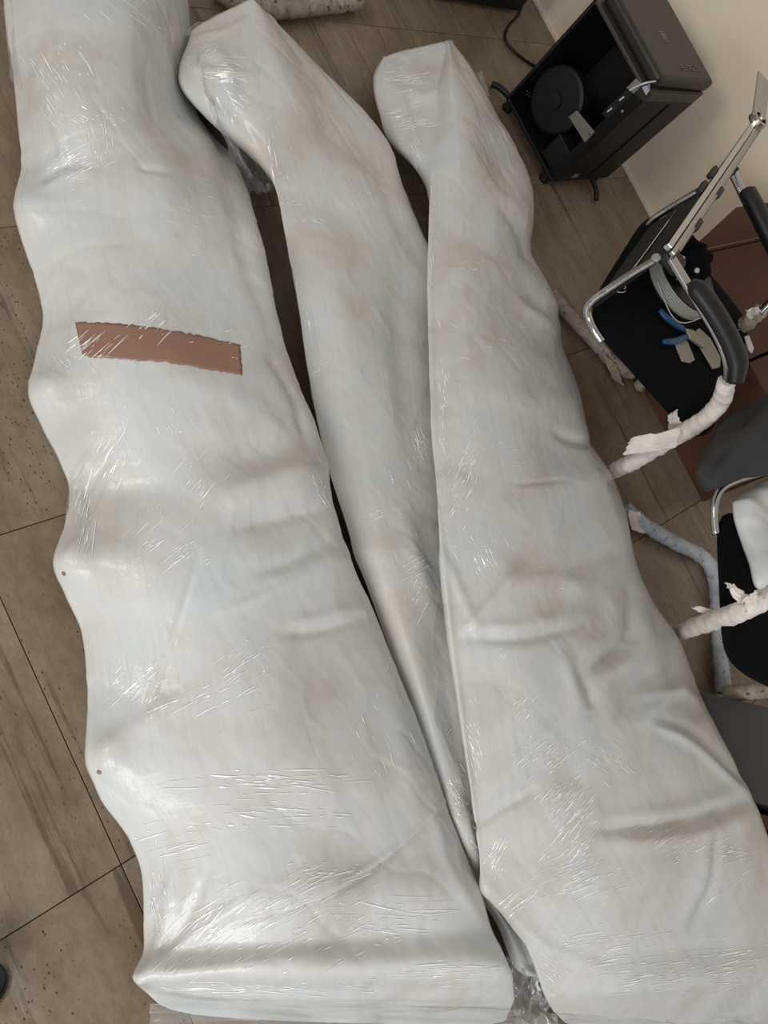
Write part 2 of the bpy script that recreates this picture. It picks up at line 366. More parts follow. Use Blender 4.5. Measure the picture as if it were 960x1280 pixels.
def crease_glints(bvh, clusters, parent, own):
    """thin raised ridges of stretch film, coloured near-white to stand in for highlights"""
    vs = []; fs = []
    for cx, cy, rx, ry, ang, n, ln in clusters:
        for _ in range(int(n * 1.6)):
            x = cx + random.gauss(0, 0.5) * rx; y = cy + random.gauss(0, 0.5) * ry; a = math.radians(ang + random.gauss(0, 3.5)); l = ln * random.choice([0.15, 0.2, 0.3, 0.45, 0.7, 1.1]); m = max(4, int(l / 5))
            cur = random.gauss(0, 0.06); wdt = random.choice([0.0003, 0.0004, 0.00055, 0.0007, 0.001]); pts = []
            for i in range(m + 1):
                t = i / m - 0.5; aa = a + cur * t; h = cast(bvh, x + t * l * math.cos(aa), y + t * l * math.sin(aa))
                if h is None: pts = []; break
                pts.append(h)
            if len(pts) < 3 or max((pts[i + 1][0] - pts[i][0]).length for i in range(len(pts) - 1)) > 0.03: continue
            o = len(vs); m = len(pts)
            for i, (p, nn) in enumerate(pts):
                tg = (pts[min(i + 1, m - 1)][0] - pts[max(i - 1, 0)][0]).normalized(); sd = tg.cross(nn).normalized(); k = wdt * (0.15 + math.sin(math.pi * (i + 0.3) / (m - 0.4)))
                vs += [p - sd * k + nn * 0.0009, p + nn * (k * 0.25 + 0.0011), p + sd * k + nn * 0.0009]
            for i in range(m - 1):
                b = o + i * 3; fs += [(b, b + 1, b + 4, b + 3), (b + 1, b + 2, b + 5, b + 4)]
    ob = pyd('film_crease_glints', vs, fs, MT['crease_glint'], parent, smooth=False); tagit(ob, kind='stuff'); return ob  # film ridges whose white colour paints in the bright glints
def film_sheet(corners, n, amp, parent, name='loose_film', seed=0.0, mat=None):
    """crumpled clear sheet through a 4-corner patch (px,py,z)"""
    c = [P(*q) for q in corners]; vs = []; fs = []
    for i in range(n + 1):
        for j in range(n + 1):
            u, v = i / n, j / n
            u2 = min(1, max(0, u + 0.06 * float(vnoise(v * 9 + seed, 1.0)))); v2 = min(1, max(0, v + 0.06 * float(vnoise(u * 9 + seed, 5.0))))
            p = c[0] * (1 - u2) * (1 - v2) + c[1] * u2 * (1 - v2) + c[2] * u2 * v2 + c[3] * (1 - u2) * v2
            a = abs(float(vnoise(u * 6 + seed, v * 6, 2.0))); b = float(vnoise(u * 17 + seed, v * 15, 6.0))
            p = p + np.array([0, 0, 1.0]) * (amp * (1.4 * a + 0.6 * b)) + np.array([0.4, 0.3, 0]) * amp * float(vnoise(u * 8, v * 8 + seed, 11.0))
            p[2] = max(p[2], 0.003); vs.append(p)
    for i in range(n):
        for j in range(n): a = i * (n + 1) + j; fs.append((a, a + 1, a + n + 2, a + n + 1))
    return pyd(name, vs, fs, mat or MT['film'], parent)

# --- left bundle ---------------------------------------------------
Le = [(4, -70, .07), (8, 10, .08), (18, 90, .07), (25, 160, .06), (29, 205, .06), (22, 252, .08), (28, 295, .07), (42, 340, .06), (54, 400, .06), (46, 440, .07), (43, 490, .09), (56, 535, .07), (76, 575, .06), (90, 612, .05), (84, 655, .06), (76, 700, .09), (86, 742, .07), (104, 785, .06), (112, 850, .06), (116, 945, .09), (132, 1000, .07), (160, 1040, .06), (178, 1085, .06), (181, 1135, .06), (180, 1185, .06), (169, 1229, .07), (180, 1238, .03), (200, 1256, .008)]
Re = [(222, -80, .17), (236, 20, .09), (236, 95, .045), (252, 150, .045), (288, 190, .055), (308, 235, .10), (322, 280, .17), (334, 330, .17), (346, 390, .17), (356, 425, .17), (370, 470, .17), (392, 525, .17), (404, 570, .175), (412, 610, .175), (424, 650, .17), (441, 700, .17), (457, 740, .15), (475, 785, .145), (492, 835, .145), (522, 910, .145), (546, 970, .145), (562, 1015, .145), (580, 1060, .145), (601, 1110, .15), (613, 1158, .15), (640, 1225, .15), (640, 1250, .08), (632, 1272, .01)]
zm = [(.19, .22)] * 25 + [(.15, .16), (.09, .09), (.02, .02)]
for i in range(25): zm[i] = (.175 + .012 * math.sin(i * .9), .205 + .01 * math.sin(i * 1.3 + 1))
zm[13] = (.16, .215); zm[24] = (.165, .175)
kn = [(40, 262, 22, .010), (62, 487, 24, .013), (92, 706, 22, .013), (136, 945, 24, .014), (176, 1224, 8, .006), (370, 600, 32, .014), (140, 60, 60, .01), (345, 440, 22, -.006)]
fd = [([(250, 690), (215, 800), (180, 900)], 4, -.004), ([(293, 618), (345, 600), (403, 578)], 16, .013), ([(300, 662), (350, 648), (412, 634)], 9, -.008), ([(321, 716), (370, 700), (424, 672)], 9, -.009), ([(330, 735), (380, 715), (436, 690)], 12, .006), ([(273, 767), (335, 742), (400, 713)], 6, .004), ([(353, 793), (400, 788), (452, 773)], 7, -.006), ([(353, 780), (400, 772), (450, 757)], 9, .005),
      ([(555, 1007), (500, 1062), (400, 1127), (273, 1158)], 3.5, -.005), ([(557, 1000), (502, 1054), (402, 1119)], 4, .003), ([(179, 82), (184, 120), (193, 152)], 4, -.005), ([(170, 209), (190, 212), (215, 217)], 4, -.005), ([(53, 227), (70, 212), (98, 202)], 5, -.008), ([(60, 236), (80, 224), (110, 214)], 6, .005),
      ([(175, 1222), (240, 1170), (330, 1110)], 10, .008), ([(178, 1225), (250, 1210), (400, 1195)], 12, .005), ([(182, 1215), (205, 1160), (215, 1090)], 8, .006), ([(190, 1200), (225, 1165), (260, 1090)], 7, -.006), ([(100, 640), (95, 600), (120, 560)], 6, .005), ([(110, 650), (112, 610), (140, 570)], 5, -.005), ([(84, 700), (115, 660), (140, 600)], 6, .004),
      ([(130, 940), (180, 905), (250, 860)], 14, .006), ([(290, 240), (310, 330), (350, 430)], 12, -.006), ([(225, 100), (262, 150), (290, 215)], 8, -.009), ([(215, 150), (250, 180), (275, 260)], 12, .006), ([(340, 445), (370, 500), (385, 560)], 7, -.006), ([(480, 860), (500, 930), (520, 1010)], 14, .005), ([(540, 1010), (560, 1080), (600, 1150)], 8, .004), ([(55, 120), (75, 170), (80, 215)], 6, .005), ([(220, 470), (300, 500), (370, 560)], 18, .005), ([(180, 1236), (380, 1243), (640, 1246)], 5, .008)]
GB = 'long wrapped foam bundles on the floor'
t1 = empty('wrapped_bundle', (*P(300, 640)[:2], 0), 'leftmost long white foam bundle in stretch film, with brown tape strip across it', 'bundle', GB)
G = bundle_mesh(Le, Re, zm, None, 440, kn, fd, 0.9, None, 3.1)
_, bvL = bundle_obj('foam_wrapping', G, MT['foamL'], t1)
clL = [(72, 80, 40, 45, 58, 34, 26), (110, 148, 45, 14, 25, 22, 12), (92, 205, 40, 22, -28, 34, 28), (165, 18, 45, 20, 42, 7, 40), (195, 35, 30, 15, 35, 5, 40), (65, 150, 15, 40, 62, 20, 26), (60, 110, 15, 40, 60, 16, 30), (120, 180, 30, 30, 80, 20, 22), (120, 430, 30, 20, -42, 16, 34), (190, 400, 30, 30, -42, 16, 26), (85, 455, 20, 15, 50, 10, 15), (215, 535, 18, 20, 55, 9, 12), (245, 600, 22, 35, -50, 20, 42), (140, 570, 25, 45, -62, 24, 32), (103, 640, 14, 50, -76, 26, 45), (215, 690, 60, 25, -33, 24, 46), (180, 650, 50, 30, -45, 10, 40), (165, 855, 45, 35, -45, 24, 40), (305, 830, 35, 35, -35, 26, 30), (265, 870, 70, 22, -28, 20, 55), (340, 975, 90, 16, 3, 30, 50), (345, 1020, 80, 20, 2, 22, 38), (230, 1060, 60, 25, -12, 16, 40), (400, 1090, 60, 12, -15, 20, 30), (240, 1175, 60, 50, -42, 28, 55), (370, 1150, 100, 60, -28, 75, 38), (500, 1150, 70, 25, 3, 18, 60), (560, 1215, 70, 15, -3, 22, 40), (330, 1235, 130, 10, 2, 30, 40), (470, 930, 45, 60, 70, 12, 15), (200, 1120, 16, 60, 80, 20, 30), (90, 230, 30, 30, -20, 12, 14), (400, 620, 20, 50, 60, 10, 20), (250, 260, 40, 60, 20, 12, 14), (300, 430, 40, 30, -10, 8, 12)]
crease_glints(bvL, clL, t1, None)
# brown tape under the film
vs = []; fs = []; nx, ny = 60, 12
top = crom([(93, 404), (110, 403), (150, 405), (200, 411), (255, 421), (300, 431)], nx + 1); bot = crom([(102, 444), (120, 447), (160, 450), (200, 452), (250, 460), (303, 469)], nx + 1)
for i in range(nx + 1):
    for j in range(ny + 1):
        p = top[i] + (bot[i] - top[i]) * (j / ny)
        if j in (0, ny): p = p + np.array([0, random.uniform(-1.3, 1.3)])
        if i == 0: p = p + np.array([6 * abs(math.sin(j * 1.1)) + random.uniform(-1, 2), 0])
        if i == nx: p = p + np.array([random.uniform(-1, 1), 0])
        h = cast(bvL, *p); vs.append(h[0] + h[1] * 0.0004)
for i in range(nx):
    for j in range(ny): a = i * (ny + 1) + j; fs.append((a, a + 1, a + ny + 2, a + ny + 1))
tp = pyd('tape_strip', vs, fs, MT['kraft'], t1); tagit(tp, 'torn brown kraft tape strip')
sm = tp.modifiers.new('thick', 'SOLIDIFY'); sm.thickness = 0.0004; sm.offset = 1
for kx, ky in ((124, 965), (80, 717)):
    h = cast(bvL, kx, ky)
    if h:
        q = h[0] + h[1] * 0.001; lathe('rust_spot', [(0.004, 0), (0.0035, 0.0008), (0.001, 0.001)], q, MT['kraft'], t1, 10, h[1])
film_sheet([(240, 60, .16), (262, 150, .16), (335, 245, .01), (300, 240, .02)], 26, .012, t1, seed=1.0)
film_sheet([(295, 175, .03), (345, 190, .05), (340, 240, .02), (300, 250, .015)], 26, .014, t1, seed=4.0)
film_sheet([(625, 1150, .03), (665, 1180, .03), (690, 1290, .01), (640, 1300, .01)], 30, .022, t1, seed=8.0)
film_sheet([(180, 1240, .05), (650, 1262, .06), (640, 1300, .01), (190, 1300, .01)], 40, .012, t1, seed=12.0)
film_sheet([(2, -20, .05), (12, -20, .10), (22, 110, .09), (12, 100, .05)], 16, .006, t1, seed=15.0)
film_sheet([(90, 560, .05), (105, 560, .09), (98, 690, .10), (78, 690, .05)], 16, .005, t1, seed=18.0)

# --- middle bundle -------------------------------------------------
Lm = [(318, 4, .20), (322, 60, .20), (326, 120, .19), (331, 170, .175), (338, 215, .15), (347, 243, .13), (357, 300, .11), (368, 360, .11), (380, 430, .11), (394, 510, .11), (411, 585, .11), (430, 650, .105), (450, 712, .105), (477, 790, .105), (504, 865, .105), (534, 960, .105), (560, 1030, .10), (588, 1100, .095), (618, 1150, .08), (640, 1205, .03)]
Rm = [(348, 34, .17), (393, 80, .16), (456, 141, .15), (490, 188, .14), (504, 235, .13), (526, 290, .12), (545, 330, .11), (547, 390, .10), (550, 450, .10), (554, 520, .10), (560, 600, .10), (567, 680, .10), (575, 760, .11), (585, 850, .12), (595, 930, .12), (604, 1000, .11), (611, 1060, .085), (620, 1110, .07), (648, 1150, .07), (674, 1205, .025)]
sd = [(238, 44, .12, 1), (226, 80, .13, 1), (233, 118, .13, 1), (264, 154, .11, 1), (305, 190, .09, .95), (340, 238, .08, .5)] + [(x, y, .05, 0) for x, y, _ in Lm[6:]]
zmm = [(.20, .185), (.205, .19), (.20, .18), (.185, .17), (.165, .16)] + [(.145, .14)] * 12 + [(.115, .105), (.10, .09), (.04, .035)]
zmm = [(a + .008 * math.sin(i * 1.1), b + .006 * math.sin(i * 1.7)) for i, (a, b) in enumerate(zmm)]
fdm = [([(440, 300), (470, 420), (480, 520)], 26, -.006), ([(470, 200), (495, 270), (530, 330)], 12, -.008), ([(500, 330), (505, 450), (515, 560)], 18, -.010), ([(400, 700), (500, 690), (540, 760)], 20, .005), ([(505, 640), (520, 700), (550, 790)], 12, .006), ([(240, 85), (280, 95), (320, 95)], 6, .006), ([(262, 60), (285, 90), (290, 130)], 7, .007), ([(270, 120), (300, 150), (335, 200)], 7, -.006), ([(245, 45), (280, 40), (315, 20)], 5, .005), ([(420, 260), (460, 250), (500, 250)], 10, .004), ([(555, 980), (575, 1040), (600, 1080)], 8, .006)]
t2 = empty('wrapped_bundle', (*P(470, 640)[:2], 0), 'middle long white foam bundle in stretch film, lying partly under the right one', 'bundle', GB)
G = bundle_mesh(Lm, Rm, zmm, None, 380, [(280, 90, 30, .01), (470, 150, 40, .006)], fdm, 0.12, sd, 21.4)
_, bvM = bundle_obj('foam_wrapping', G, MT['foamM'], t2)
crease_glints(bvM, [(285, 92, 26, 18, 2, 34, 28), (278, 140, 20, 32, 66, 26, 32), (270, 62, 26, 14, -25, 14, 32), (292, 198, 20, 12, 55, 14, 20), (300, 120, 16, 40, 30, 18, 20), (365, 254, 20, 6, -2, 10, 26), (395, 276, 18, 4, 22, 5, 26), (355, 215, 15, 30, 50, 8, 12), (386, 400, 4, 35, 70, 12, 12), (398, 462, 16, 15, -38, 9, 13), (470, 240, 20, 30, 20, 5, 12), (525, 555, 12, 18, 68, 22, 16), (475, 640, 10, 15, -28, 9, 16), (522, 705, 20, 20, -30, 24, 20), (525, 752, 15, 20, -60, 16, 18), (570, 1000, 14, 45, 58, 30, 13), (590, 1060, 10, 30, 50, 20, 10), (338, 180, 5, 60, 80, 14, 22), (505, 600, 20, 60, 70, 8, 12), (560, 900, 15, 50, -50, 10, 12)], t2, None)
film_sheet([(228, 40, .10), (316, -2, .16), (322, 12, .155), (240, 56, .10)], 18, .008, t2, seed=31.0)
film_sheet([(655, 1165, .03), (672, 1150, .04), (690, 1240, .01), (660, 1250, .01)], 22, .02, t2, seed=35.0)
film_sheet([(560, 960, .05), (600, 990, .09), (608, 1110, .09), (585, 1085, .05)], 22, .008, t2, seed=37.0)

# --- right bundle --------------------------------------------------
Lr = [(559, 60, .20), (549, 105, .20), (545, 150, .20), (540, 200, .20), (537, 240, .20), (535, 300, .20), (534, 350, .20), (534, 400, .20), (537, 480, .20), (541, 550, .20), (546, 610, .20), (552, 690, .20), (560, 760, .20), (567, 820, .195), (577, 900, .19), (588, 980, .18), (597, 1050, .17), (606, 1110, .155), (628, 1143, .14), (656, 1178, .12), (690, 1258, .06), (706, 1278, .015)]
Rr_ = [(566, 58, .19), (592, 95, .19), (622, 150, .18), (646, 187, .18), (660, 230, .17), (665, 275, .17), (670, 318, .17), (690, 365, .17), (698, 420, .17), (722, 485, .17), (742, 560, .17), (768, 615, .17), (785, 675, .17), (812, 748, .17), (850, 815, .17), (876, 870, .17), (910, 935, .17), (942, 1000, .17), (962, 1050, .17), (992, 1120, .17), (1050, 1245, .10), (1060, 1300, .015)]
sdr = [(478, 78, .10, 1), (469, 100, .09, 1), (473, 138, .08, 1), (488, 182, .08, 1), (520, 222, .09, .75), (534, 262, .1, .2)] + [(x, y, .08, 0) for x, y, _ in Lr[6:]]
zmr = [(.22, .21)] + [(.245 + .01 * math.sin(i * 1.2), .24 + .01 * math.sin(i * 1.9)) for i in range(16)] + [(.22, .23), (.21, .22), (.18, .18), (.10, .10), (.02, .02)]
knr = [(645, 240, 40, .01), (690, 395, 25, .012), (745, 600, 30, .014), (770, 650, 35, .014), (820, 810, 45, .016), (610, 1108, 14, .008), (830, 960, 50, .01), (700, 560, 26, -.012), (665, 310, 20, -.008)]
fr = [([(548, 640), (562, 780), (578, 905), (598, 1060)], 5, .006), ([(540, 260), (538, 400), (543, 560)], 4, .004), ([(581, 797), (657, 797), (727, 781)], 8, -.010), ([(585, 785), (650, 783), (720, 765)], 10, .006), ([(581, 789), (620, 745), (650, 708)], 7, .008), ([(790, 745), (778, 803), (738, 838)], 8, -.016), ([(805, 760), (795, 812), (755, 850)], 9, .010), ([(770, 735), (758, 790), (720, 820)], 12, .009),
      ([(722, 835), (735, 860), (745, 888)], 8, -.010), ([(700, 815), (715, 850), (720, 890)], 10, .008), ([(749, 1038), (852, 1030), (935, 1001)], 8, -.016), ([(749, 1024), (850, 1012), (930, 985)], 11, .007), ([(760, 1055), (855, 1047), (940, 1020)], 12, .009), ([(592, 1036), (630, 1010), (667, 988)], 6, -.007), ([(895, 1047), (890, 1101), (862, 1160)], 6, -.010), ([(880, 1050), (874, 1100), (848, 1152)], 9, .007),
      ([(814, 906), (860, 930), (938, 998)], 6, .008), ([(826, 900), (870, 920), (940, 985)], 6, -.007), ([(800, 870), (850, 865), (872, 880)], 7, .007), ([(655, 364), (680, 385), (697, 401)], 7, -.010), ([(650, 380), (675, 400), (695, 416)], 6, .006), ([(696, 538), (720, 550), (742, 557)], 6, -.012), ([(641, 606), (670, 604), (705, 601)], 2.5, -.004), ([(600, 700), (640, 640), (700, 600)], 18, .006), ([(740, 740), (700, 725), (640, 730)], 14, .010), ([(780, 690), (740, 700), (690, 730)], 10, -.006),
      ([(820, 835), (790, 860), (770, 900)], 8, -.008), ([(860, 850), (830, 870), (800, 905)], 8, .008), ([(610, 1112), (680, 1180), (760, 1210)], 9, .006), ([(600, 1000), (660, 940), (740, 860)], 10, .006), ([(640, 1140), (700, 1120), (760, 1130)], 12, -.005), ([(552, 690), (575, 740), (600, 800)], 7, .005), ([(500, 110), (530, 120), (550, 110)], 6, .006), ([(480, 95), (505, 130), (525, 190)], 6, .006), ([(505, 100), (520, 150), (535, 200)], 5, -.006), ([(640, 180), (620, 230), (600, 300)], 20, -.005), ([(700, 1200), (820, 1190), (960, 1180)], 14, -.006), ([(700, 1235), (830, 1225), (980, 1210)], 16, .010),
      ([(620, 250), (650, 290), (668, 330)], 8, -.007), ([(560, 340), (600, 330), (660, 350)], 14, .004), ([(600, 480), (660, 500), (720, 500)], 16, .005), ([(575, 420), (640, 410), (700, 440)], 14, -.004)]
t3 = empty('wrapped_bundle', (*P(680, 640)[:2], 0), 'rightmost long white foam bundle in stretch film, creased and wide toward its lower end', 'bundle', GB)
G = bundle_mesh(Lr, Rr_, zmr, None, 440, knr, fr, 0.15, sdr, 40.2)
_, bvR = bundle_obj('foam_wrapping', G, MT['foamR'], t3)
crease_glints(bvR, [(655, 884, 22, 18, -50, 26, 18), (630, 819, 5, 10, -60, 4, 22), (680, 944, 40, 25, -44, 44, 20), (711, 1003, 35, 40, -50, 80, 24), (722, 1052, 36, 30, -48, 50, 24), (727, 1101, 44, 35, -24, 46, 34), (619, 1068, 15, 30, -60, 30, 22), (646, 1128, 25, 20, -42, 22, 26), (850, 1052, 60, 25, -30, 36, 36), (743, 1177, 80, 20, -12, 32, 34), (819, 1220, 90, 25, -8, 60, 28), (917, 1205, 60, 30, -14, 46, 34), (760, 949, 28, 25, 42, 30, 13), (917, 1068, 40, 15, -10, 20, 32), (510, 98, 28, 16, -8, 34, 26), (512, 150, 26, 28, -14, 30, 22), (522, 200, 12, 25, 66, 20, 22), (586, 575, 12, 35, -68, 34, 15), (570, 625, 18, 50, -60, 36, 18), (600, 330, 45, 22, 8, 12, 17), (554, 500, 6, 100, 80, 30, 13), (600, 690, 28, 25, 62, 16, 22), (700, 720, 60, 30, 10, 8, 14), (640, 420, 50, 40, 10, 10, 16), (540, 300, 5, 90, 86, 20, 20), (640, 560, 40, 40, 5, 6, 16), (592, 930, 8, 60, 70, 20, 18), (900, 1100, 40, 30, -40, 16, 30), (690, 1215, 20, 25, 40, 20, 22), (620, 160, 30, 50, 60, 8, 16)], t3, None)
film_sheet([(476, 72, .11), (556, 56, .19), (560, 66, .20), (482, 88, .11)], 18, .008, t3, seed=51.0)
film_sheet([(690, 1262, .05), (940, 1272, .06), (960, 1310, .01), (710, 1300, .01)], 30, .012, t3, seed=55.0)
film_sheet([(595, 92, .17), (601, 90, .15), (612, 120, .15), (606, 122, .17)], 8, .004, t3, seed=57.0)

# ------------------------------------------------------------------ desktop computer
pc = empty('desktop_computer', (2.64, 1.12, 0), 'black desktop computer tower with its side panel off, standing against the wall', 'computer')
x0, x1, y0, y1, zb, zt = 2.462, 2.83, 0.957, 1.29, 0.03, 0.45
th = 0.012
for nm, c, s, m in (('bottom_panel', ((x0 + x1) / 2, (y0 + y1) / 2, zb + th / 2), (x1 - x0, y1 - y0, th), 'plastic'), ('rear_panel', ((x0 + x1) / 2, y1 - th / 2, (zb + zt) / 2), (x1 - x0, th, zt - zb), 'plastic'), ('far_panel', (x1 - th / 2, (y0 + y1) / 2, (zb + zt) / 2), (th, y1 - y0, zt - zb), 'plastic'), ('top_rail', ((x0 + x1) / 2, (y0 + y1) / 2, zt - th / 2), (x1 - x0, y1 - y0, th), 'rail')):
    box(nm, c, s, MT[m], pc, 0.003)
fp = prism('front_panel', [(x0, y0 + .028, zb), (x0 + .03, y0 - .004, zb), (x1 - .02, y0 - .004, zb), (x1, y0 + .02, zb)], (0, 0, zt - zb - .035), MT['gloss'], pc, 0.004)
prism('front_band', [(x0, y0 + .028, zt - .036), (x0 + .03, y0 - .006, zt - .036), (x1 - .02, y0 - .006, zt - .036), (x1, y0 + .02, zt - .036)], (0, 0, .034), MT['rail'], pc, 0.003)
box('groove_strip', ((x0 + x1) / 2 + .03, y0 - .006, (zb + zt) / 2 - .02), (.012, .004, zt - zb - .06), MT['plastic'], pc, .001)
prism('top_cover', [(x0 + .03, y0 + .01, zt), (x1 + .002, y0 + .002, zt), (x1 + .002, y1, zt), (x0 + .03, y1, zt)], (0, 0, .044), MT['lid'], pc, 0.014, 3)
# emblem and print on the top cover
zc = zt + .045
for k in range(3): box('emblem', (x0 + .175 + k * .009, y0 + .165, zc), (.005, .03 - .006 * (k == 1), .001), MT['print_'], pc, 0)
box('emblem', (x0 + .184, y0 + .183, zc), (.026, .003, .001), MT['print_'], pc, 0); box('emblem', (x0 + .184, y0 + .147, zc), (.026, .003, .001), MT['print_'], pc, 0)
for k in range(3):
    for j in range(9): box('printed_line', (x0 + .19 + j * .014, y0 + .045 + k * .008, zc), (random.uniform(.006, .011), .003, .001), MT['lid' if (k + j) % 4 == 0 else 'print_'], pc, 0)
box('inner_tray', (x1 - .06, (y0 + y1) / 2, (zb + zt) / 2), (.02, y1 - y0 - .03, zt - zb - .03), MT['dark'], pc, .002)
fan = lathe('fan', [(.0, 0), (.105, 0), (.105, .028), (.096, .034), (.03, .036), (.028, .044), (.0, .045)], (x0 + .07, y0 + .21, zb + .135), MT['fan'], pc, 40, (-1, 0, 0))
for k in range(9):
    a = k * 2 * math.pi / 9; c_ = Vector((x0 + .036, y0 + .21 + .062 * math.cos(a), zb + .135 + .062 * math.sin(a)))
    box('fan_blade', c_, (.003, .02, .04), MT['fan'], fan, .001)
box('drive_cage', (x0 + .08, y0 + .06, zb + .06), (.13, .09, .09), MT['dark'], pc, .003)
def PX(px, py, x):
    d = R @ np.array([px - 480.0, py - 640.0, F]); t = x / d[0]; return np.array([x, d[1] * t, H + d[2] * t])
xf = x0 - .002
prism('steel_bracket', [PX(712, 146, xf), PX(722, 138, xf), PX(744, 165, xf), PX(732, 178, xf)], (-.006, 0, 0), MT['steel'], pc, 0.001, 1)
box('panel_screw', PX(737, 168, xf - .007), (.003, .004, .004), MT['plastic'], pc, 0)
prism('port_board', [PX(752, 142, xf), PX(790, 106, xf), PX(797, 112, xf), PX(760, 149, xf)], (-.005, 0, 0), MT['dark'], pc, 0.001, 1)
for a, b in (((759, 140), (765, 135)), ((774, 126), (780, 121))): tube('port', [PX(*a, xf - .007), PX(*b, xf - .007)], .0025, MT['white'], pc, 4, 6)
lathe('port', [(0, 0), (.005, 0), (.004, .003), (0, .003)], PX(778, 139, xf - .004), MT['steel'], pc, 12, (-1, 0, 0))
prism('steel_bracket', [PX(784, 110, xf), PX(796, 98, xf), PX(804, 106, xf), PX(793, 117, xf)], (-.006, 0, 0), MT['steel'], pc, 0.001, 1)
tube('data_cable', [PX(787, 113, xf - .008), PX(796, 108, xf - .01), PX(806, 104, xf - .012), PX(816, 102, xf + .02), PX(826, 101, xf + .07), PX(832, 99, xf + .08)], .003, MT['white'], pc, 24, 8)
prism('tape_corner', [PX(803, 109, xf), PX(813, 105, xf), PX(812, 113, xf), PX(808, 119, xf)], (-.003, 0, 0), MT['paperb'], pc, 0, 1)
for k in range(4): box('label_mark', PX(659 + (k % 2) * 3, 114 + k * 2, xf + .02), (.001, .003, .002), MT['print_'], pc, 0)
prism('rating_label', [(x0 + .10, y0 - .0045, .05), (x0 + .13, y0 - .0045, .05), (x0 + .13, y0 - .0045, .07), (x0 + .10, y0 - .0045, .07)], (0, -.001, 0), MT['print_'], pc, 0, 1)
for x, y in ((x0 + .02, y0 + .03), (x0 + .02, y1 - .02), (x1 - .03, y0 + .03), (x1 - .03, y1 - .03)): lathe('foot', [(.018, 0), (.02, .006), (.016, zb)], (x, y, 0), MT['plastic'], pc, 20)
tube('stabiliser_foot', [(x1 - .1, y0 + .02, .028), (x1 - .1, y0 - .04, .02), (x1 - .11, y0 - .075, .008)], .009, MT['plastic'], pc, 16, 8)
tube('stabiliser_foot', [(x0 + .05, y1 - .02, .028), (x0 + .02, y1 + .05, .02), (x0 + .0, y1 + .075, .01)], .011, MT['plastic'], pc, 16, 8)
tube('latch', [(x1 - .05, y1 - .002, .30), (x1 - .05, y1 + .012, .32), (x1 - .05, y1 - .002, .345)], .009, MT['plastic'], pc, 12, 8)

bb_ = empty('black_box', (2.63, 1.9, 0), 'black box cut off by the top edge, on the floor beyond the bundles', 'box')  # black box of unknown use, mostly out of view
prism('box_body', [(2.39, 1.705, .012), (2.86, 1.695, .012), (2.92, 2.1, .012), (2.39, 2.1, .012)], (0, 0, .32), MT['gloss'], bb_, 0.012, 3)
for x, y in ((2.44, 1.75), (2.8, 1.75), (2.44, 2.04), (2.8, 2.04)): lathe('foot', [(.015, 0), (.015, .014)], (x, y, 0), MT['plastic'], bb_, 14)
tagit(tube('power_cable', [P(640, -35, .006), P(652, -10, .006), P(650, 15, .006), P(635, 34, .006), P(632, 50, .006), P(645, 66, .006), P(664, 80, .006), P(690, 92, .006), P(705, 92, .006)], .0055, MT['cable'], None, 70, 8), 'thin black cable curving over the floor to the computer tower', 'cable')

# ------------------------------------------------------------------ paper-wrapped tubes helper
def wrapped(name, pts, r, mat, parent, n=120, rough=.09, ends=True, seed=0.0, pitch=.03):
    def rf(s, a, t):
        sp = (s / pitch + a / (2 * math.pi)) % 1.0
        return r * (1 + .10 * sp * sp + rough * float(vnoise(s * 45 + seed, a * 1.5, 3.0)) + .05 * float(vnoise(s * 90 + seed, a * 3, 5.0)))
    vs, fs = tube_data(crom(pts, n), rf, 18); o = pyd(name, vs, fs, mat, parent)
    if 'wrapped' in name: o['label'] = 'chair tube wrapped in pale torn paper'
    return o
def flap(name, corners, mat, parent, n=8, amp=.006, seed=0.0): 
    o = film_sheet(corners, n, amp * .5, parent, name, seed, mat); s = o.modifiers.new('thick', 'SOLIDIFY'); s.thickness = .001; return o

tw_ = empty('wrapped_tube', tuple(P(350, 8, 0)), 'white paper wrapped tube lying on floor behind the middle bundle', 'tube')
wrapped('paper_wrapping', [P(272, -14, .03), P(300, 4, .03), P(345, 12, .03), P(395, 8, .03), P(448, 2, .03)], .024, MT['paper2'], tw_, seed=2.0)
flap('torn_end', [P_ for P_ in ((425, -6, .05), (448, -4, .03), (446, 12, .02), (420, 14, .02))], MT['paper2'], tw_, seed=3.0)

# ------------------------------------------------------------------ chair beside the wall
fwd = np.array([.42, -.907, 0]); lat = np.array([.907, .42, 0])
O1 = np.array([1.705, .352, 0])
def cseat(name, O, fw, la, d, wd, z, th_, mat, parent):
    """soft seat with rounded corners and a slight crown"""
    n = 24; vs = []; fs = []; cr = .05
    for k, (zz, inset) in enumerate(((z - th_, .012), (z - th_ * .6, 0), (z - .012, 0), (z - .003, .008), (z, .03), (z + .004, .09), (z + .006, .16))):
        for i in range(n * 4):
            a = 2 * math.pi * (i + .5) / (n * 4); c_, s_ = math.cos(a), math.sin(a); m = 7
            rr = 1 / (abs(c_) ** m + abs(s_) ** m) ** (1 / m); vs.append(O + fw * (d / 2 + (d / 2 - inset) * rr * c_) + la * (wd / 2 + (wd / 2 - inset) * rr * s_) + np.array([0, 0, zz]))
    N4 = n * 4
    for k in range(6):
        for i in range(N4): fs.append((k * N4 + i, k * N4 + (i + 1) % N4, (k + 1) * N4 + (i + 1) % N4, (k + 1) * N4 + i))
    fs.append(tuple(range(N4))[::-1]); fs.append(tuple(6 * N4 + i for i in range(N4))); return pyd(name, vs, fs, mat, parent)
c1 = empty('armchair', (1.99, .25, 0), 'black and chrome armchair by the carton, holding cable reel and blue pliers on its seat', 'chair', 'black chrome armchairs')
cseat('seat', O1 + lat * .012, fwd, lat, .47, .60, .405, .038, MT['black'], c1)
tr = .0095
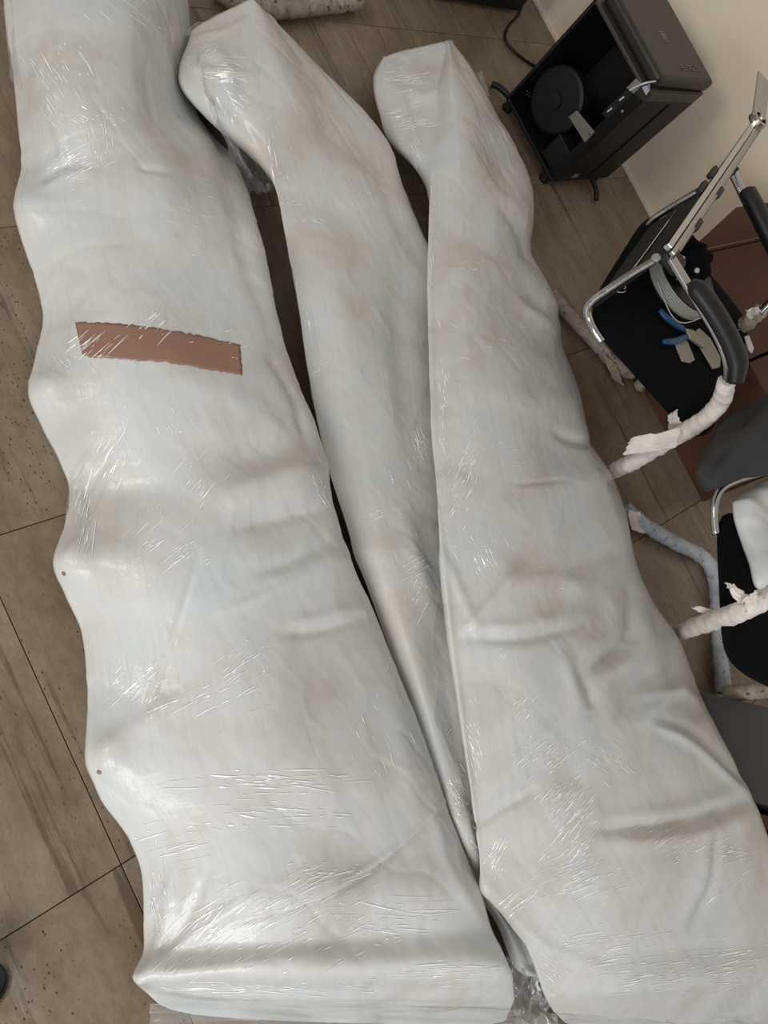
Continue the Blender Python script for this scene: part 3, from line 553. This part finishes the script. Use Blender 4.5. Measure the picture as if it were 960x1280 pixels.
tube('frame_tube', [P(752, 427, .385), P(742, 412, .387), P(736, 398, .392), P(734, 386, .405), P(742, 375, .43), P(760, 362, .475), P(790, 342, .54), P(822, 323, .605)], tr, MT['chrome'], c1, 60)
tube('frame_tube', [P(822, 312, .36), P(812, 300, .375), P(809, 287, .395), P(816, 275, .425), P(835, 262, .475), P(860, 247, .54), P(884, 233, .595), P(905, 221, .62)], tr, MT['chrome'], c1, 60)
la1 = [P(838, 322, .62), P(860, 358, .625), P(885, 398, .625), P(901, 428, .62), P(909, 455, .60), P(909, 482, .56)]
tube('arm_tube', la1, .0115, MT['chrome'], c1, 50)
box('arm_bracket', P(840, 326, .612), (.05, .06, .035), MT['pad'], c1, .012, math.radians(25), 3)
lathe('bolt', [(0, 0), (.010, 0), (.010, .004), (.004, .007), (0, .007)], P(820, 323, .625), MT['chrome'], c1, 16, (-.7, .2, .6))
tube('armrest', [P(863, 352, .645), P(876, 366, .65), P(893, 390, .65), P(910, 420, .648), P(922, 452, .64), P(920, 480, .62)], lambda s, a, t: .029 * (min(1, .45 + 4 * t) if t < .15 else (1 if t < .8 else 1 - 1.6 * (t - .8))), MT['pad'], c1, 40, 20, .7)
box('arm_plate', (P(848, 340, .632) + P(858, 356, .632)) / 2, (.022, .1, .01), MT['alu'], c1, .003, math.radians(6))
la2 = [P(915, 214, .62), P(932, 250, .62), P(952, 290, .62), P(972, 330, .615), P(980, 352, .59), P(968, 372, .55), P(950, 392, .50)]
tube('arm_tube', la2, .0115, MT['chrome'], c1, 50); lathe('end_cap', [(0, -.012), (.016, -.012), (.016, .012), (0, .012)], P(914, 212, .622), MT['pad'], c1, 16, (.3, -.9, 0))
tube('armrest', [P(935, 240, .645), P(945, 258, .65), P(960, 288, .65), P(980, 325, .645)], .028, MT['pad'], c1, 30, 20, .7)
prism('backrest', [P(741, 387, .415), P(810, 290, .415), P(884, 240, .59), P(826, 326, .59)], (.012, .014, .004), MT['backp'], c1, 0.004)
tube('back_rod', [P(786, 346, .515) + np.array([-.006, 0, 0]), P(846, 264, .515) + np.array([-.006, 0, 0])], .003, MT['chrome'], c1, 6, 8)
# wrapped legs and base
lg = wrapped('wrapped_leg', [P(908, 478, .565), P(902, 500, .52), P(884, 522, .46), P(858, 538, .39), P(825, 558, .30), P(790, 578, .20), P(768, 588, .12), np.array([1.90, -.035, .03])], .021, MT['paper'], c1, seed=9.0)
flap('torn_paper', [(832, 520, .37), (845, 512, .42), (850, 532, .38), (835, 540, .34)], MT['paper'], lg, 8, .012, 5.0)
flap('torn_paper', [(786, 548, .27), (850, 535, .40), (845, 560, .36), (776, 570, .23)], MT['paper'], lg, 12, .010, 6.0)
flap('torn_paper', [(762, 582, .12), (800, 565, .25), (806, 576, .24), (766, 592, .11)], MT['paper'], lg, 8, .006, 7.0)
bt = wrapped('wrapped_base_tube', [P(688, 366, .024), P(703, 384, .024), P(722, 405, .024), P(745, 430, .024), P(765, 452, .024), P(778, 462, .024), P(790, 467, .024)], .020, MT['paper2'], c1, seed=14.0)
flap('torn_paper', [(752, 440, .045), (770, 455, .045), (780, 485, .01), (762, 470, .01)], MT['paper2'], bt, 8, .008, 8.0)
lf = wrapped('wrapped_leg', [P(952, 389, .505), P(940, 398, .47), P(932, 404, .44), P(926, 409, .40), P(923, 411, .39) - np.array([0, 0, .30]), P(923, 411, .39) - np.array([0, 0, .375])], .02, MT['paper2'], c1, seed=17.0)
flap('torn_paper', [(930, 388, .49), (946, 384, .52), (952, 400, .48), (938, 406, .46)], MT['paper'], lf, 8, .012, 9.0)

# chrome bar lying over the arms
br = empty('metal_bar', tuple(P(890, 232, .62)), 'chrome hinged bar with serrated edge laid across the armchair arms', 'bar')
A_, B_ = P(836, 314, .652), P(944, 156, .652); dr = (B_ - A_) / np.linalg.norm(B_ - A_); sdv = np.cross(dr, [0, 0, 1]); Lb = np.linalg.norm(B_ - A_)
def barbox(name, s0, s1, off, wd, z0, hh, mat, bev=.002):
    a = A_ + dr * s0 + sdv * off; b = A_ + dr * s1 + sdv * off
    return prism(name, [a - sdv * wd / 2 + [0, 0, z0], b - sdv * wd / 2 + [0, 0, z0], b + sdv * wd / 2 + [0, 0, z0], a + sdv * wd / 2 + [0, 0, z0]], (0, 0, hh), mat, br, bev)
barbox('bar', 0, Lb, -.008, .014, -.004, .014, MT['chrome']); barbox('bar', 0, Lb, .009, .012, -.004, .010, MT['alu'])
nt = 110; vs = []; fs = []
for i in range(nt * 2 + 1):
    s_ = Lb * .04 + Lb * .96 * i / (nt * 2); o_ = .018 + (.005 if i % 2 else 0); p = A_ + dr * s_
    vs += [p + sdv * .0155 + [0, 0, -.002], p + sdv * o_ + [0, 0, -.002], p + sdv * .0155 + [0, 0, .004], p + sdv * o_ + [0, 0, .004]]
for i in range(nt * 2): b = 4 * i; fs += [(b + 2, b + 3, b + 7, b + 6), (b + 1, b + 5, b + 7, b + 3), (b, b + 4, b + 5, b + 1)]
tagit(pyd('serrated_edge', vs, fs, MT['alu'], br, False), 'serrated metal edge')
for s_ in (.16, .36): barbox('clip', s_, s_ + .05, .022, .014, -.008, .014, MT['pad'])
for s_ in (.40, .30): barbox('clip', s_, s_ + .06, -.022, .012, -.008, .014, MT['pad'])
lathe('hinge', [(0, -.010), (.026, -.010), (.028, -.004), (.028, .012), (.022, .014), (.020, .011), (.010, .011), (.009, .016), (0, .016)], P(947, 151, .66), MT['rim'], br, 32)
hb = P(947, 151, .665); hd = np.array([.75, .55, .0]); hd /= np.linalg.norm(hd); hs = np.array([-hd[1], hd[0], 0])
prism('hinge_arm', [hb + hs * .026, hb - hs * .026, hb - hs * .026 + hd * .25, hb + hs * .026 + hd * .25], (0, 0, .006), MT['alu'], br, .002)

# things on the seat
rl = empty('cable_reel', tuple(P(844, 357, .411)), 'reel of pale wire with black flanges on the armchair seat', 'reel')
rc = P(844, 357, .4115)
lathe('flange', [(0, 0), (.112, 0), (.112, .004), (0, .004)], rc, MT['plastic'], rl, 48)
prof = [(.0, .004), (.108, .004)] + [(.108 + .0014 * (i % 2), .005 + i * .003) for i in range(12)] + [(.108, .041), (0, .041)]
lathe('wire_winding', prof, rc, MT['wire'], rl, 64)
lathe('flange', [(.03, .041), (.106, .041), (.106, .045), (.03, .045)], rc, MT['plastic'], rl, 48)
lathe('hub', [(0, .041), (.03, .041), (.028, .051), (0, .051)], rc, MT['pad'], rl, 24)
for k in range(6):
    a = k * math.pi / 3; box('flange_slot', rc + np.array([.06 * math.cos(a), .06 * math.sin(a), .046]), (.02, .006, .002), MT['print_'], rl, 0, a)
tube('wire_end', [rc + np.array([.113 * math.cos(a), .113 * math.sin(a), .02 + .004 * math.sin(3 * a)]) - np.array([.004 + .03 * max(0, math.sin(a * 2)) ** 2, .02 * max(0, math.sin(a * 2)) ** 2, 0]) for a in np.linspace(3.0, 5.2, 14)], .0015, MT['white'], rl, 60, 6)
pou = empty('pouch', tuple(P(880, 322, .41)), 'black fabric pouch with white toggles resting on top of the cable reel', 'pouch')
def blob(name, c, s, mat, parent, amp=.2, seed=0., sub=4):
    bm = bmesh.new(); bmesh.ops.create_icosphere(bm, subdivisions=sub, radius=1)
    for v in bm.verts:
        n = 1 + amp * float(vnoise(v.co.x * 2.2 + seed, v.co.y * 2.2, v.co.z * 2.2)) + amp * .4 * float(vnoise(v.co.x * 6 + seed, v.co.y * 6, v.co.z * 6)); v.co = Vector((v.co.x * s[0] * n, v.co.y * s[1] * n, max(v.co.z * n, -.75) * s[2])) + Vector(c)
    return frombm(name, bm, mat, parent, True)
pc_ = P(866, 318, .52); blob('pouch_body', (pc_[0], pc_[1], .498), (.07, .06, .045), MT['black'], pou, .35, 3.0)
for x, y in ((853, 323), (871, 338)): 
    q = P(x, y, .545); blob('toggle', q, (.009, .007, .006), MT['white'], pou, .1, 2.0, 2)
pl = empty('pliers', tuple(P(850, 412, .41)), 'pliers with blue grips lying on the armchair seat', 'pliers')
zs = .423
tube('grip', [P(824, 387, zs), P(833, 397, zs), P(845, 406, zs), P(856, 412, zs)], lambda s, a, t: .010 * (1 - .35 * abs(2 * t - 1) ** 3), MT['blue'], pl, 24, 12, .8)
tube('grip', [P(829, 427, zs), P(838, 427, zs), P(848, 425, zs), P(859, 420, zs)], lambda s, a, t: .0095 * (1 - .35 * abs(2 * t - 1) ** 3), MT['blue'], pl, 24, 12, .8)
prism('jaws', [P(855, 412, zs), P(864, 414, zs), P(880, 432, zs), P(876, 436, zs), P(860, 424, zs)], (0, 0, .008), MT['steel'], pl, .002)
tagit(prism('paper_tag', [P(843, 430, .414), P(858, 424, .414), P(868, 450, .414), P(862, 454, .414), P(852, 452, .414)], (0, 0, .0015), MT['kpaper'], None, 0, 1), 'small grey paper tag under the pliers on the armchair seat', 'tag')
pk = prism('paper_packet', [P(864, 418, .414), P(872, 411, .414), P(886, 424, .414), P(899, 448, .414), P(898, 460, .414), P(890, 462, .414)], (0, 0, .006), MT['kpaper'], None, .002); tagit(pk, 'long pale paper packet lying beside the pliers, under the armrest', 'packet')
for k, (x, y) in enumerate(((775, 363), (921, 410))):
    tagit(tube('wire_loop', [P(x + 7 * math.cos(a), y + 3.2 * math.sin(a) - a * .6, .413 + .002 * k) for a in np.linspace(0, 7 - k * 3, 16)], .0012, MT['white'], None, 40, 6), ('small curl of pale wire on the seat near its back left corner', 'short pale wire end on the black seat beside the wrapped rear leg')[k], 'wire')
tagit(prism('plastic_clip', [P(930, 421, .413), P(935, 420, .413), P(941, 436, .413), P(939, 442, .413), P(935, 438, .413)], (0, 0, .004), MT['white'], None, .001), 'small white plastic clip near the far front corner of the armchair seat', 'clip')

# ------------------------------------------------------------------ carton behind the armchair
ct = empty('carton', (2.66, .1, 0), 'reddish brown cardboard carton standing against the wall behind the armchair', 'box')
cx0, cx1, cy0, cy1, cz = 2.425, 2.97, -.245, .47, .35
for nm, c, s in (('side_panel', (cx0 + .003, (cy0 + cy1) / 2, cz / 2), (.006, cy1 - cy0, cz)), ('side_panel', (cx1 - .003, (cy0 + cy1) / 2, cz / 2), (.006, cy1 - cy0, cz)), ('end_panel', ((cx0 + cx1) / 2, cy0 + .003, cz / 2), (cx1 - cx0 - .012, .006, cz)), ('end_panel', ((cx0 + cx1) / 2, cy1 - .003, cz / 2), (cx1 - cx0 - .012, .006, cz)), ('bottom_panel', ((cx0 + cx1) / 2, (cy0 + cy1) / 2, .004), (cx1 - cx0 - .012, cy1 - cy0 - .012, .006)), ('flap', ((cx0 + cx1) / 2, cy0 + .17, cz - .008), (cx1 - cx0 - .014, .33, .005)), ('flap', ((cx0 + cx1) / 2, cy1 - .19, cz - .012), (cx1 - cx0 - .014, .36, .005))):
    box(nm, c, s, MT['carton'], ct, .001)
prism('flap', [(cx0, cy1, cz), (cx1, cy1, cz), (cx1 - .02, cy1 + .05, cz + .13), (cx0 + .12, cy1 + .05, cz + .13)], (0, .005, 0), MT['carton'], ct, .001)

# ------------------------------------------------------------------ second chair, cut by the right edge
f2 = np.array([-.674, -.739, 0]); l2 = np.array([.739, -.674, 0]); O2 = np.array([1.763, -.177, 0])
c2 = empty('armchair', (1.83, -.5, 0), 'black and chrome armchair at the right edge, with white bag on its seat', 'chair', 'black chrome armchairs')
cseat('seat', O2 + l2 * .03, f2, l2, .41, .52, .44, .035, MT['black'], c2)
tube('frame_tube', [P(895, 668, .415), P(893, 648, .42), P(894, 628, .43), P(902, 611, .445), P(920, 601, .46), P(945, 593, .485), P(985, 582, .52), P(1030, 570, .56)], .009, MT['chrome'], c2, 50)
lg2 = wrapped('wrapped_leg', [P(1010, 715, .58), P(985, 732, .56), P(960, 747, .54), P(930, 762, .50), P(905, 772, .42), P(872, 782, .27), P(854, 789, .12), np.array([1.88, -.50, .08]), np.array([1.90, -.50, .03])], .021, MT['paper'], c2, seed=23.0)
flap('torn_paper', [(903, 728, .50), (915, 730, .51), (940, 750, .53), (922, 756, .51)], MT['paper'], lg2, 8, .010, 12.0)
flap('torn_paper', [(925, 750, .52), (945, 737, .55), (958, 758, .54), (930, 768, .51)], MT['paper'], lg2, 8, .014, 13.0)
flap('torn_paper', [(862, 760, .33), (872, 757, .34), (900, 766, .37), (885, 770, .34)], MT['paper'], lg2, 8, .006, 14.0)
bt2 = wrapped('wrapped_base_tube', [P(780, 634, .026), P(795, 648, .026), P(815, 662, .026), P(845, 679, .026), P(872, 692, .026), P(886, 704, .026), P(894, 724, .026), P(897, 755, .026), P(899, 800, .026), P(902, 835, .026), P(905, 866, .026)], .021, MT['paperb'], c2, 200, seed=27.0)
flap('torn_paper', [(783, 636, .05), (800, 640, .055), (806, 668, .02), (788, 662, .02)], MT['paper'], bt2, 8, .010, 15.0)
wrapped('wrapped_leg', [P(905, 868, .05), P(905, 868, .05) + np.array([.04, -.02, .1]), P(905, 868, .05) + np.array([.045, -.025, .33])], .023, MT['paper2'], c2, 60, seed=29.0)
bgx = [P(x, y, .447) for x, y in ((915, 628), (938, 611), (950, 602), (985, 600), (1010, 680), (985, 742), (947, 737), (936, 705), (925, 675), (917, 648))]
bg = np.array(bgx); cb = bg.mean(0); vs = []; fs = []; ring = crom(list(bg) + [bg[0]], 61)[:-1]
for k, (s_, z_) in enumerate(((1, 0), (1.0, .006), (.93, .02), (.8, .032), (.6, .042), (.35, .046), (.1, .048))):
    for i, p in enumerate(ring):
        q = cb + (p - cb) * s_; nz_ = .016 * float(vnoise(q[0] * 28, q[1] * 28, 2)) + .012 * (1 - abs(float(vnoise(q[0] * 17 + q[1] * 10, q[1] * 20 - q[0] * 8, 5)))) ** 3; vs.append([q[0], q[1], .447 + z_ + (nz_ if k > 1 else 0)])
for k in range(6):
    for i in range(60): fs.append((k * 60 + i, k * 60 + (i + 1) % 60, (k + 1) * 60 + (i + 1) % 60, (k + 1) * 60 + i))
fs.append(tuple(range(60))[::-1]); fs.append(tuple(360 + i for i in range(60)))
tagit(pyd('plastic_bag', vs, fs, MT['bag'], None), 'crumpled white plastic bag on the seat of the chair at right edge', 'bag')
for k in range(26):
    x, y = random.choice([(928, 800), (950, 800), (925, 720), (910, 700), (945, 615)]); pass
# dark grey jacket hanging over the back of the second chair
jk = empty('jacket', tuple(P(925, 560, .46)), 'dark grey cloth jacket draped between the carton and the right chair', 'jacket')
tube('sleeve', [P(880, 603, .475), P(890, 594, .485), P(905, 580, .50), P(925, 565, .52), P(960, 548, .54), P(1000, 530, .55)], lambda s, a, t: (.026 + .05 * t) * (1 + .18 * math.sin(3 * a + s * 20) + .12 * float(vnoise(s * 18, a * 2, 1.0))), MT['cloth'], jk, 60, 30, .8)
tube('jacket_body', [P(905, 565, .47), P(917, 548, .49), P(938, 532, .51), P(975, 520, .53), P(1010, 515, .54)], lambda s, a, t: (.03 + .05 * t) * (1 + .2 * math.sin(2 * a + s * 14) + .15 * float(vnoise(s * 14, a * 2, 4.0))), MT['cloth'], jk, 60, 30, .7)

# ------------------------------------------------------------------ dark case and a sliver of carton, lower right
z1 = .115
cs = empty('storage_case', tuple(P(960, 950, 0)), 'smooth dark grey case on the floor beside the right bundle', 'case')
def zp(x, y, z): q = P(x, y, z); return (q[0], q[1], 0.004)
prism('case_body', [zp(x, y, z1) for x, y in ((862, 861), (1040, 902), (1060, 1032), (938, 1002))][::-1], (0, 0, z1 - .004), MT['case'], cs, .006, 3)
sc_ = prism('carton_scrap', [zp(x, y, .10) for x, y in ((945, 1016), (1070, 1045), (1080, 1058), (956, 1036))][::-1], (0, 0, .096), MT['carton'], None, .002); tagit(sc_, 'sliver of brown carton below the dark grey case at right edge', 'box')
sc_ = prism('black_tray', [zp(x, y, .09) for x, y in ((957, 1042), (1078, 1066), (1085, 1110), (985, 1095))][::-1], (0, 0, .086), MT['plastic'], None, .002); tagit(sc_, 'low black tray edge under the carton sliver at right edge', 'tray')

# ------------------------------------------------------------------ cup, lower left
cu = empty('metal_cup', tuple(P(-15, 1231, 0)), 'round metal rimmed cup with dark inside, cut off at left edge', 'cup')
cc = P(-17, 1231, .05); cc[2] = 0.001
lathe('cup_body', [(.0, 0), (.026, 0), (.031, .045), (.034, .05), (.0325, .052), (.030, .048), (.025, .008), (0, .008)], cc, MT['rim'], cu, 48)
lathe('dark_contents', [(0, .009), (.0255, .012), (.0275, .034), (0, .034)], cc, MT['gloss'], cu, 40)
